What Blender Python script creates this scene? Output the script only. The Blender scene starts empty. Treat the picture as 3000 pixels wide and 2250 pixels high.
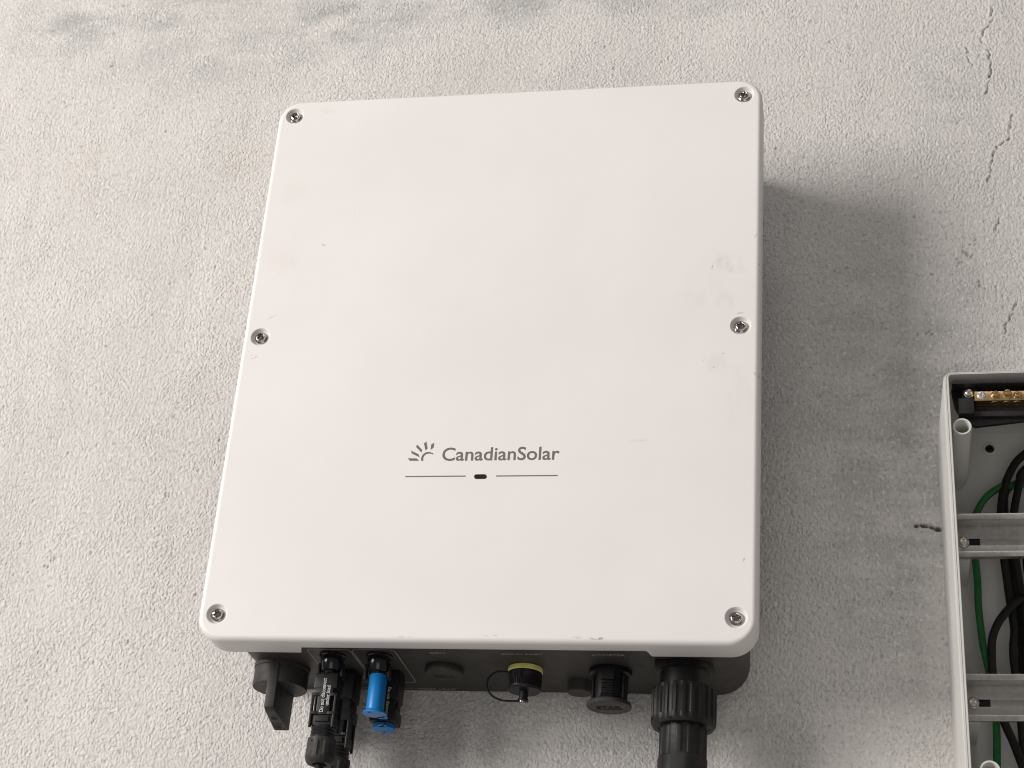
import bpy, bmesh, math, random
import numpy as np
from mathutils import Vector, Matrix
C = bpy.context.scene.collection
SC = bpy.context.scene
PI = math.pi
random.seed(4)
RNG = np.random.default_rng(7)

# ------------------------------------------------------------------ camera
cam = bpy.data.cameras.new('camera')
cam.sensor_width = 36.0
cam.lens = 62.754
cam.clip_start = 0.01
cam.clip_end = 100
cam_o = bpy.data.objects.new('camera', cam)
C.objects.link(cam_o)
R = ((0.981922, 0.174881, 0.072426), (-0.017636, 0.465486, -0.884879), (-0.188462, 0.867605, 0.460155))
right, down, fwd = Vector(R[0]), Vector(R[1]), Vector(R[2])
M = Matrix.Identity(4)
for i in range(3):
    M[i][0] = right[i]; M[i][1] = -down[i]; M[i][2] = -fwd[i]
M.translation = Vector((0.3030, -1.3062, -0.4854))
cam_o.matrix_world = M
SC.camera = cam_o

# ------------------------------------------------------------------ light
world = bpy.data.worlds.new('World')
SC.world = world
world.use_nodes = True
bg = world.node_tree.nodes['Background']
bg.inputs['Color'].default_value = (1.0, 0.965, 0.93, 1)
bg.inputs['Strength'].default_value = 0.165
SC.view_settings.view_transform = 'Standard'
SC.view_settings.look = 'None'
SC.view_settings.exposure = 0.12
SC.view_settings.gamma = 1.0


def area(name, loc, target, size, power, col, size_y=None):
    l = bpy.data.lights.new(name, 'AREA')
    l.energy = power
    l.color = col
    l.size = size
    if size_y:
        l.shape = 'RECTANGLE'; l.size_y = size_y
    o = bpy.data.objects.new(name, l)
    C.objects.link(o)
    o.location = loc
    o.rotation_euler = (Vector(target) - Vector(loc)).to_track_quat('-Z', 'Y').to_euler()
    return o


area('key_lamp', (-3.38, -2.80, 0.88), (0.0, 0.05, 0.2), 1.75, 214, (1.0, 0.957, 0.922), 2.3)
area('overhead_fill_lamp', (0.3, -1.9, 2.8), (0.1, 0.05, 0.2), 1.2, 13, (1.0, 0.965, 0.945))  # unseen fill added overhead, not a fitting of the room
area('floor_bounce_fill_lamp', (0.4, -2.7, -1.5), (0.1, 0.0, 0.1), 1.8, 10, (1.0, 0.965, 0.945))  # unseen fill added low in front, in place of light off a floor
SC.cycles.filter_width = 1.1

# ------------------------------------------------------------------ materials


def nodes_of(name):
    m = bpy.data.materials.new(name)
    m.use_nodes = True
    nt = m.node_tree
    return m, nt, nt.nodes['Principled BSDF']


def N(nt, t, **kw):
    n = nt.nodes.new(t)
    for k, v in kw.items():
        setattr(n, k, v)
    return n


def blob(nt, coord, x, z, rx, rz, rot=0.0, soft=0.0, plane='XZ'):
    """elliptical mask 1 inside .. 0 outside at a place on the surface"""
    mp = N(nt, 'ShaderNodeMapping')
    mp.vector_type = 'TEXTURE'
    mp.inputs['Location'].default_value = (x, 0, z)
    mp.inputs['Rotation'].default_value = (0, rot, 0)
    mp.inputs['Scale'].default_value = (rx, 1000, rz)
    nt.links.new(coord, mp.inputs['Vector'])
    ln = N(nt, 'ShaderNodeVectorMath', operation='LENGTH')
    nt.links.new(mp.outputs['Vector'], ln.inputs[0])
    mr = N(nt, 'ShaderNodeMapRange', interpolation_type='SMOOTHSTEP')
    mr.inputs['From Min'].default_value = soft
    mr.inputs['From Max'].default_value = 1.0
    mr.inputs['To Min'].default_value = 1.0
    mr.inputs['To Max'].default_value = 0.0
    nt.links.new(ln.outputs['Value'], mr.inputs['Value'])
    return mr.outputs['Result']


def math_(nt, op, a, b=None):
    n = N(nt, 'ShaderNodeMath', operation=op)
    for i, v in enumerate((a, b)):
        if v is None: continue
        if isinstance(v, (int, float)): n.inputs[i].default_value = v
        else: nt.links.new(v, n.inputs[i])
    return n.outputs[0]


def mixc(nt, fac, a, b):
    n = N(nt, 'ShaderNodeMix', data_type='RGBA')
    if isinstance(fac, (int, float)): n.inputs[0].default_value = fac
    else: nt.links.new(fac, n.inputs[0])
    for i, v in ((6, a), (7, b)):
        if isinstance(v, tuple): n.inputs[i].default_value = (*v, 1)
        else: nt.links.new(v, n.inputs[i])
    return n.outputs[2]


def noise(nt, coord, scale, detail=4, rough=0.55, sc=None):
    n = N(nt, 'ShaderNodeTexNoise')
    n.inputs['Scale'].default_value = scale
    n.inputs['Detail'].default_value = detail
    n.inputs['Roughness'].default_value = rough
    if sc:
        mp = N(nt, 'ShaderNodeMapping')
        mp.inputs['Scale'].default_value = sc
        nt.links.new(coord, mp.inputs['Vector'])
        nt.links.new(mp.outputs['Vector'], n.inputs['Vector'])
    else:
        nt.links.new(coord, n.inputs['Vector'])
    return n.outputs['Fac']


def ramp(nt, v, a, b):
    mr = N(nt, 'ShaderNodeMapRange', interpolation_type='SMOOTHSTEP')
    mr.inputs['From Min'].default_value = a
    mr.inputs['From Max'].default_value = b
    nt.links.new(v, mr.inputs['Value'])
    return mr.outputs['Result']


def plastic(name, col, rough=0.45, metal=0.0, var=0.12, nscale=60.0, bump=0.0, bscale=900.0, spec=0.5, rvar=0.12, dust=0.0):
    """procedural base: noise-varied colour and roughness, optional fine grain bump"""
    m, nt, b = nodes_of(name)
    tc = N(nt, 'ShaderNodeTexCoord')
    n1 = N(nt, 'ShaderNodeTexNoise')
    n1.inputs['Scale'].default_value = nscale
    n1.inputs['Detail'].default_value = 5
    nt.links.new(tc.outputs['Object'], n1.inputs['Vector'])
    rp = N(nt, 'ShaderNodeValToRGB')
    c = np.array(col)
    lo, hi = c * (1 - var), np.minimum(c * (1 + var), 1)
    rp.color_ramp.elements[0].position = 0.3
    rp.color_ramp.elements[1].position = 0.7
    rp.color_ramp.elements[0].color = (*lo, 1)
    rp.color_ramp.elements[1].color = (*hi, 1)
    nt.links.new(n1.outputs['Fac'], rp.inputs['Fac'])
    colr = rp.outputs['Color']
    if dust > 0:
        film = ramp(nt, noise(nt, tc.outputs['Object'], 38.0, 5, 0.7), 0.42, 0.72)
        speck = ramp(nt, noise(nt, tc.outputs['Object'], 700.0, 2), 0.60, 0.74)
        colr = mixc(nt, math_(nt, 'MULTIPLY', film, dust), colr, (0.16, 0.145, 0.13))
        colr = mixc(nt, math_(nt, 'MULTIPLY', speck, dust * 1.6), colr, (0.22, 0.20, 0.18))
    nt.links.new(colr, b.inputs['Base Color'])
    mr = N(nt, 'ShaderNodeMapRange')
    mr.inputs['To Min'].default_value = max(rough - rvar, 0.02)
    mr.inputs['To Max'].default_value = min(rough + rvar, 1)
    n2 = N(nt, 'ShaderNodeTexNoise')
    n2.inputs['Scale'].default_value = nscale * 2.3
    n2.inputs['Detail'].default_value = 4
    nt.links.new(tc.outputs['Object'], n2.inputs['Vector'])
    nt.links.new(n2.outputs['Fac'], mr.inputs['Value'])
    nt.links.new(mr.outputs['Result'], b.inputs['Roughness'])
    b.inputs['Metallic'].default_value = metal
    b.inputs['Specular IOR Level'].default_value = spec
    if bump > 0:
        n3 = N(nt, 'ShaderNodeTexNoise')
        n3.inputs['Scale'].default_value = bscale
        n3.inputs['Detail'].default_value = 2
        nt.links.new(tc.outputs['Object'], n3.inputs['Vector'])
        bp = N(nt, 'ShaderNodeBump')
        bp.inputs['Strength'].default_value = bump
        bp.inputs['Distance'].default_value = 0.0006
        nt.links.new(n3.outputs['Fac'], bp.inputs['Height'])
        nt.links.new(bp.outputs['Normal'], b.inputs['Normal'])
    return m


def wall_material():
    m, nt, b = nodes_of('textured_wall_plaster')
    tc = N(nt, 'ShaderNodeTexCoord').outputs['Object']
    big = noise(nt, tc, 3.2, 5, 0.6)
    mid = noise(nt, tc, 11.0, 5, 0.6)
    fine = noise(nt, tc, 310.0, 2, 0.5, sc=(1.0, 1.0, 0.75))
    col = mixc(nt, ramp(nt, big, 0.3, 0.7), (0.590, 0.566, 0.543), (0.675, 0.650, 0.626))
    col = mixc(nt, math_(nt, 'MULTIPLY', ramp(nt, mid, 0.45, 0.75), 0.16), col, (0.40, 0.395, 0.392))
    # printed blue-grey clouds
    masks = None
    for (x, z, rx, rz, s) in ((-.535, .745, .13, .06, .7), (-.42, .755, .13, .07, .65), (-.225, .725, .15, .06, .8), (-.06, .745, .18, .05, .75), (-.33, .69, .26, .07, .4), (.12, .73, .14, .035, .5), (.37, .20, .17, .32, .6), (.31, .36, .12, .12, .4), (.10, -.07, .25, .10, .45), (.40, .60, .06, .10, .3)):
        k = math_(nt, 'MULTIPLY', blob(nt, tc, x, z, rx, rz, soft=0.1), s)
        masks = k if masks is None else math_(nt, 'MAXIMUM', masks, k)
    streak = noise(nt, tc, 14.0, 6, 0.65, sc=(1.0, 1.0, 2.2))
    g = math_(nt, 'MULTIPLY', masks, ramp(nt, streak, 0.36, 0.64))
    col = mixc(nt, g, col, (0.315, 0.322, 0.318))
    ym = None
    for (x, z, rx, rz, s) in ((-.48, .545, .06, .06, .28), (-.31, .545, .055, .05, .32), (-.18, .65, .08, .03, .15), (-.55, .30, .05, .08, .15)):
        k = math_(nt, 'MULTIPLY', blob(nt, tc, x, z, rx, rz, soft=0.0), s)
        ym = k if ym is None else math_(nt, 'MAXIMUM', ym, k)
    col = mixc(nt, math_(nt, 'MULTIPLY', ym, ramp(nt, streak, 0.3, 0.6)), col, (0.62, 0.57, 0.46))
    col = mixc(nt, math_(nt, 'MULTIPLY', ramp(nt, fine, 0.52, 0.66), 0.36), col, (0.27, 0.26, 0.25))
    drip = ramp(nt, noise(nt, tc, 5.0, 5, 0.6, sc=(9.0, 1.0, 0.8)), 0.45, 0.75)
    col = mixc(nt, math_(nt, 'MULTIPLY', drip, 0.22), col, (0.43, 0.42, 0.41))
    patch = ramp(nt, noise(nt, tc, 26.0, 4), 0.38, 0.66)
    grit = ramp(nt, noise(nt, tc, 300.0, 2, 0.5), 0.63, 0.72)
    col = mixc(nt, math_(nt, 'MULTIPLY', math_(nt, 'MULTIPLY', grit, patch), 0.55), col, (0.20, 0.19, 0.18))
    pale = ramp(nt, noise(nt, tc, 290.0, 2, 0.5, sc=(1.0, 1.0, 0.7)), 0.55, 0.68)
    col = mixc(nt, math_(nt, 'MULTIPLY', pale, 0.6), col, (0.76, 0.735, 0.71))
    at = N(nt, 'ShaderNodeAttribute')
    at.attribute_name = 'wear'
    col = mixc(nt, at.outputs['Fac'], col, (0.10, 0.08, 0.065))
    nt.links.new(col, b.inputs['Base Color'])
    b.inputs['Roughness'].default_value = 0.62
    b.inputs['Specular IOR Level'].default_value = 0.35
    bp = N(nt, 'ShaderNodeBump')
    bp.inputs['Strength'].default_value = 0.62
    bp.inputs['Distance'].default_value = 0.0009
    sand = ramp(nt, noise(nt, tc, 390.0, 1, 0.5, sc=(1.0, 1.0, 0.8)), 0.34, 0.60)
    vor = N(nt, 'ShaderNodeTexVoronoi')
    vor.inputs['Scale'].default_value = 250.0
    nt.links.new(tc, vor.inputs['Vector'])
    pit = ramp(nt, vor.outputs['Distance'], 0.05, 0.5)
    sand = math_(nt, 'ADD', sand, math_(nt, 'MULTIPLY', pit, 0.55))
    nt.links.new(math_(nt, 'MULTIPLY', sand, math_(nt, 'ADD', math_(nt, 'MULTIPLY', patch, 0.45), 0.5)), bp.inputs['Height'])
    nt.links.new(bp.outputs['Normal'], b.inputs['Normal'])
    return m


def cover_material():
    m, nt, b = nodes_of('white_powder_coat')
    tc = N(nt, 'ShaderNodeTexCoord').outputs['Object']
    # object origin is the root of the inverter: add its location back
    off = N(nt, 'ShaderNodeVectorMath', operation='ADD')
    nt.links.new(tc, off.inputs[0])
    off.inputs[1].default_value = ROOT_INV
    tc = off.outputs[0]
    col = mixc(nt, ramp(nt, noise(nt, tc, 6.0, 4), 0.3, 0.7), (0.765, 0.735, 0.715), (0.80, 0.772, 0.752))
    rag = ramp(nt, noise(nt, tc, 230.0, 4, 0.7), 0.42, 0.62)
    rag2 = ramp(nt, noise(nt, tc, 75.0, 5, 0.7, sc=(1, 1, .5)), 0.40, 0.66)
    soft = None
    for (x, z, rx, rz, s, ro) in ((.198, .322, .019, .012, .30, 0), (.205, .314, .014, .006, .34, .2), (.196, .2836, .014, .016, .2, .4),
                                  (.1896, .2232, .017, .013, .16, 0), (.178, .296, .03, .03, .1, 0), (-.198, .335, .02, .018, .12, 0),
                                  (-.2024, .2787, .010, .0014, .55, -.45), (-.178, .501, .012, .005, .22, .3), (.13, .153, .016, .0016, .28, 0),
                                  (-.2, .41, .018, .02, .07, 0), (.21, .20, .02, .05, .09, 0)):
        k = math_(nt, 'MULTIPLY', blob(nt, tc, x, z, rx, rz, ro, 0.2), s)
        soft = k if soft is None else math_(nt, 'MAXIMUM', soft, k)
    col = mixc(nt, math_(nt, 'MULTIPLY', soft, rag2), col, (0.42, 0.375, 0.345))
    hard = None
    for (x, z, rx, rz, s, ro) in ((-.2129, .238, .0044, .0009, .85, -.35), (-.216, .2402, .0012, .001, .6, 0), (-.1642, .3523, .0024, .0019, .7, .5),
                                  (-.139, .3855, .0012, .001, .5, 0), (.224, .2119, .0046, .0016, 1, .7), (.2236, .3191, .0034, .0012, .6, .1),
                                  (.2219, .3473, .0012, .0038, .5, .2), (.1033, -.0176, .008, .0016, .8, 0), (.0872, -.0171, .006, .0012, .6, 0),
                                  (-.051, -.0176, .007, .0012, .5, 0), (.1855, .317, .001, .0035, .75, .2), (.1965, .2325, .0014, .001, .6, 0),
                                  (.1885, .2195, .0012, .0012, .6, 0), (.1795, .2262, .001, .0017, .5, .4), (.2157, .0482, .0012, .0024, .6, .2), (.2205, .0, .001, .003, .4, 0),
                                  (.2095, .2708, .0045, .0012, .5, -.3), (.035, .5125, .01, .0016, .4, 0), (.06, .513, .012, .001, .35, 0), (.02, -.016, .01, .0007, .4, 0)):
        k = math_(nt, 'MULTIPLY', blob(nt, tc, x, z, rx, rz, ro, 0.25), s)
        hard = k if hard is None else math_(nt, 'MAXIMUM', hard, k)
    col = mixc(nt, math_(nt, 'MULTIPLY', hard, rag), col, (0.16, 0.14, 0.125))
    nt.links.new(col, b.inputs['Base Color'])
    b.inputs['Roughness'].default_value = 0.5
    b.inputs['Specular IOR Level'].default_value = 0.4
    bp = N(nt, 'ShaderNodeBump')
    bp.inputs['Strength'].default_value = 0.06
    bp.inputs['Distance'].default_value = 0.0005
    nt.links.new(noise(nt, tc, 800.0, 2), bp.inputs['Height'])
    nt.links.new(bp.outputs['Normal'], b.inputs['Normal'])
    return m


D = 0.14305              # wall plane (front of the cover is y = 0)
ZB = -0.0156             # underside of the inverter body
ROOT_INV = (0.0, D, ZB)
MW = wall_material()
MCOV = cover_material()
MBODY = plastic('dark_grey_coated_metal', (0.046, 0.042, 0.0375), 0.5, var=.14, nscale=35, bump=.15, spec=.35, dust=.05)
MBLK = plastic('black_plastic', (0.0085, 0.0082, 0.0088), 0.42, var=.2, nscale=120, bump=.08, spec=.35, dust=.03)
MBLK2 = plastic('satin_black_plastic', (0.011, 0.0105, 0.0105), 0.52, var=.2, nscale=90, bump=.12, spec=.3, dust=.05)
MKNOB = plastic('dark_grey_plastic', (0.034, 0.031, 0.029), 0.52, var=.18, nscale=90, bump=.12, spec=.3, dust=.07)
MEND = plastic('charcoal_plastic', (0.062, 0.056, 0.053), 0.55, var=.16, nscale=90, bump=.12, spec=.3, dust=.05)
MNUT = plastic('dusty_black_plastic', (0.030, 0.0265, 0.0245), 0.55, var=.25, nscale=160, bump=.15, spec=.3, dust=.07)
MGLOSS = plastic('glossy_black_plastic', (0.008, 0.008, 0.009), 0.16, var=.1, nscale=80, rvar=.04)
MRUB = plastic('black_cable_sheath', (0.010, 0.009, 0.009), 0.6, var=.2, nscale=140, bump=.1, spec=.3)
MGREEN = plastic('green_cable_sheath', (0.012, 0.135, 0.030), 0.42, var=.15, nscale=90)
MBLUE = plastic('blue_plastic', (0.004, 0.195, 0.56), 0.38, var=.06, nscale=60)
MYEL = plastic('yellow_rubber', (0.86, 0.85, 0.27), 0.5, var=.12, nscale=150)
MSTEEL = plastic('stainless_steel', (0.40, 0.37, 0.36), 0.17, metal=1.0, var=.1, nscale=300, rvar=.06)
MZSCREW = plastic('zinc_screw', (0.80, 0.76, 0.70), 0.3, metal=.9, var=.1, nscale=300, rvar=.06)
MZINC = plastic('zinc_plated_rail', (0.50, 0.485, 0.465), 0.40, metal=.9, var=.10, nscale=220, rvar=.1, bump=.05)
MBRASS = plastic('brass', (0.62, 0.44, 0.23), 0.34, metal=1.0, var=.15, nscale=200, rvar=.08)
MGREY = plastic('light_grey_plastic', (0.62, 0.612, 0.58), 0.5, var=.04, nscale=25, bump=.06)
MDARK = plastic('dark_opening', (0.003, 0.003, 0.003), 0.8)
MPRINT = plastic('grey_print', (0.15, 0.128, 0.124), 0.55, var=.05)
MPRINT2 = plastic('pale_print_on_dark', (0.27, 0.255, 0.24), 0.6, var=.2, nscale=250)
MWHITE = plastic('white_print', (0.58, 0.58, 0.57), 0.6, var=.2, nscale=400)
MLENS = plastic('indicator_lens', (0.022, 0.012, 0.016), 0.22, var=.2, nscale=200)

# ------------------------------------------------------------------ mesh helpers


def wl(o):
    v = Vector((0, 0, 0))
    while o is not None:
        v += o.location
        o = o.parent
    return v


def obj(name, bm, mat, parent=None, loc=None, sharp=35, kind=None):
    """link a bmesh given in world coordinates; loc = own origin (else the parent's)"""
    org = Vector(loc) if loc is not None else (wl(parent) if parent else Vector((0, 0, 0)))
    bmesh.ops.translate(bm, verts=bm.verts, vec=-org)
    me = bpy.data.meshes.new(name)
    bm.to_mesh(me); bm.free()
    for p in me.polygons: p.use_smooth = True
    me.set_sharp_from_angle(angle=math.radians(sharp))
    me.materials.append(mat)
    o = bpy.data.objects.new(name, me)
    C.objects.link(o)
    if parent:
        o.parent = parent
        o.location = org - wl(parent)
    else:
        o.location = org
    if kind: o['kind'] = kind
    return o


def thing(name, label, cat, loc, group=None, rot=(0, 0, 0)):
    o = bpy.data.objects.new(name, None)
    C.objects.link(o)
    o.empty_display_size = 0.02
    o.location = loc; o.rotation_euler = rot
    o['label'] = label; o['category'] = cat
    if group: o['group'] = group
    return o


def tag(o, label, cat, group=None):
    o['label'] = label; o['category'] = cat
    if group: o['group'] = group
    return o


def copy_tree(o, parent=None):
    c = o.copy()
    C.objects.link(c)
    c.parent = parent
    for ch in o.children: copy_tree(ch, c)
    return c


def bx(bm, x0, x1, y0, y1, z0, z1, bev=0.0, seg=2, taper=None):
    vs = [bm.verts.new((x, y, z)) for x in (x0, x1) for y in (y0, y1) for z in (z0, z1)]
    f = [(0, 1, 3, 2), (4, 6, 7, 5), (0, 4, 5, 1), (2, 3, 7, 6), (0, 2, 6, 4), (1, 5, 7, 3)]
    fs = [bm.faces.new([vs[i] for i in q]) for q in f]
    if bev > 0:
        es = list({e for q in fs for e in q.edges})
        bmesh.ops.bevel(bm, geom=es, offset=bev, segments=seg, profile=0.6, affect='EDGES')
    return bm


AX = {'-z': (Vector((1, 0, 0)), Vector((0, 1, 0)), Vector((0, 0, -1))),
      '-y': (Vector((1, 0, 0)), Vector((0, 0, 1)), Vector((0, -1, 0))),
      '+y': (Vector((1, 0, 0)), Vector((0, 0, 1)), Vector((0, 1, 0)))}


def lathe(bm, org, axis, prof, seg=40, mod=None, cap0=True, cap1=True):
    """prof: list of (r, h); mod(i, theta) multiplies the radius of ring i"""
    U, V, W = AX[axis]
    org = Vector(org)
    rings = []
    for i, (r, h) in enumerate(prof):
        ring = []
        for k in range(seg):
            t = 2 * PI * k / seg
            rr = r * (mod(i, t) if mod else 1)
            ring.append(bm.verts.new(org + U * (rr * math.cos(t)) + V * (rr * math.sin(t)) + W * h))
        rings.append(ring)
    new = []
    for a, b in zip(rings, rings[1:]):
        for k in range(seg):
            new.append(bm.faces.new((a[k], a[(k + 1) % seg], b[(k + 1) % seg], b[k])))
    if cap0: new.append(bm.faces.new(rings[0][::-1]))
    if cap1: new.append(bm.faces.new(rings[-1]))
    return new


def fix(bm):
    bmesh.ops.recalc_face_normals(bm, faces=bm.faces)
    return bm


def crom(pts, n=8):
    P = [Vector(p) for p in pts]
    P = [P[0] * 2 - P[1]] + P + [P[-1] * 2 - P[-2]]
    out = []
    for i in range(1, len(P) - 2):
        a, b, c, d = P[i - 1], P[i], P[i + 1], P[i + 2]
        for k in range(n):
            t = k / n
            out.append(0.5 * ((2 * b) + (c - a) * t + (2 * a - 5 * b + 4 * c - d) * t * t + (3 * b - a - 3 * c + d) * t ** 3))
    out.append(P[-2])
    return out


def tube(bm, pts, r, seg=14, n=8, smooth=True):
    P = crom(pts, n) if smooth else [Vector(p) for p in pts]
    prev = None
    up = Vector((0.3, -1, 0.2)).normalized()
    rings = []
    for i, p in enumerate(P):
        t = (P[min(i + 1, len(P) - 1)] - P[max(i - 1, 0)]).normalized()
        u = (up - t * up.dot(t)).normalized()
        v = t.cross(u)
        up = u
        rings.append([bm.verts.new(p + (u * math.cos(a) + v * math.sin(a)) * r) for a in [2 * PI * k / seg for k in range(seg)]])
    for a, b in zip(rings, rings[1:]):
        for k in range(seg):
            bm.faces.new((a[k], a[(k + 1) % seg], b[(k + 1) % seg], b[k]))
    bm.faces.new(rings[0][::-1]); bm.faces.new(rings[-1])
    return fix(bm)


def prism(bm, poly, depth_vec, bev=0.0):
    """extrude a planar polygon (world points)"""
    a = [bm.verts.new(p) for p in poly]
    b = [bm.verts.new(Vector(p) + Vector(depth_vec)) for p in poly]
    fs = [bm.faces.new(a), bm.faces.new(b[::-1])]
    n = len(a)
    for i in range(n):
        fs.append(bm.faces.new((a[i], b[i], b[(i + 1) % n], a[(i + 1) % n])))
    bmesh.ops.recalc_face_normals(bm, faces=fs)
    if bev > 0:
        es = list({e for f in fs for e in f.edges})
        bmesh.ops.bevel(bm, geom=es, offset=bev, segments=2, profile=0.6, affect='EDGES')
    return bm


def text_bm(s, org, ux, uy, w, h, weight=0.0, depth=0.0001, spacing=1.0):
    """lettering fitted to a w x h box whose lower-left corner is org"""
    cu = bpy.data.curves.new('lettering', 'FONT')
    cu.body = s
    cu.size = 1.0
    cu.offset = weight
    cu.space_character = spacing
    cu.resolution_u = 4
    to = bpy.data.objects.new('lettering', cu)
    C.objects.link(to)
    dg = bpy.context.evaluated_depsgraph_get()
    me = bpy.data.meshes.new_from_object(to.evaluated_get(dg))
    bpy.data.objects.remove(to)
    bpy.data.curves.remove(cu)
    bm = bmesh.new()
    bm.from_mesh(me)
    bpy.data.meshes.remove(me)
    xs = [v.co.x for v in bm.verts]; ys = [v.co.y for v in bm.verts]
    x0, x1, y0, y1 = min(xs), max(xs), min(ys), max(ys)
    ux, uy = Vector(ux), Vector(uy)
    nrm = ux.cross(uy)
    for v in bm.verts:
        v.co = Vector(org) + ux * ((v.co.x - x0) / (x1 - x0) * w) + uy * ((v.co.y - y0) / (y1 - y0) * h) + nrm * 0.0
    ret = bmesh.ops.extrude_face_region(bm, geom=list(bm.faces))
    vs = [g for g in ret['geom'] if isinstance(g, bmesh.types.BMVert)]
    bmesh.ops.translate(bm, verts=vs, vec=nrm * depth)
    return fix(bm)


def rrect(x0, x1, z0, z1, r, inset, nc=10, xs=None):
    """rounded rectangle loop, counter-clockwise seen from the front (-y); xs = extra points along the bottom"""
    r2 = max(r - inset, 0.0005)
    a0, a1, b0, b1 = x0 + inset, x1 - inset, z0 + inset, z1 - inset
    pts = []
    for (cx, cz, t0) in ((a1 - r2, b0 + r2, -PI / 2), (a1 - r2, b1 - r2, 0), (a0 + r2, b1 - r2, PI / 2), (a0 + r2, b0 + r2, PI)):
        for k in range(nc + 1):
            t = t0 + PI / 2 * k / nc
            pts.append((cx + r2 * math.cos(t), cz + r2 * math.sin(t)))
    if xs:
        for x in xs: pts.append((x, b0))
    return pts


def sstep(a, b, v):
    t = min(max((v - a) / (b - a), 0), 1)
    return t * t * (3 - 2 * t)


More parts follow.
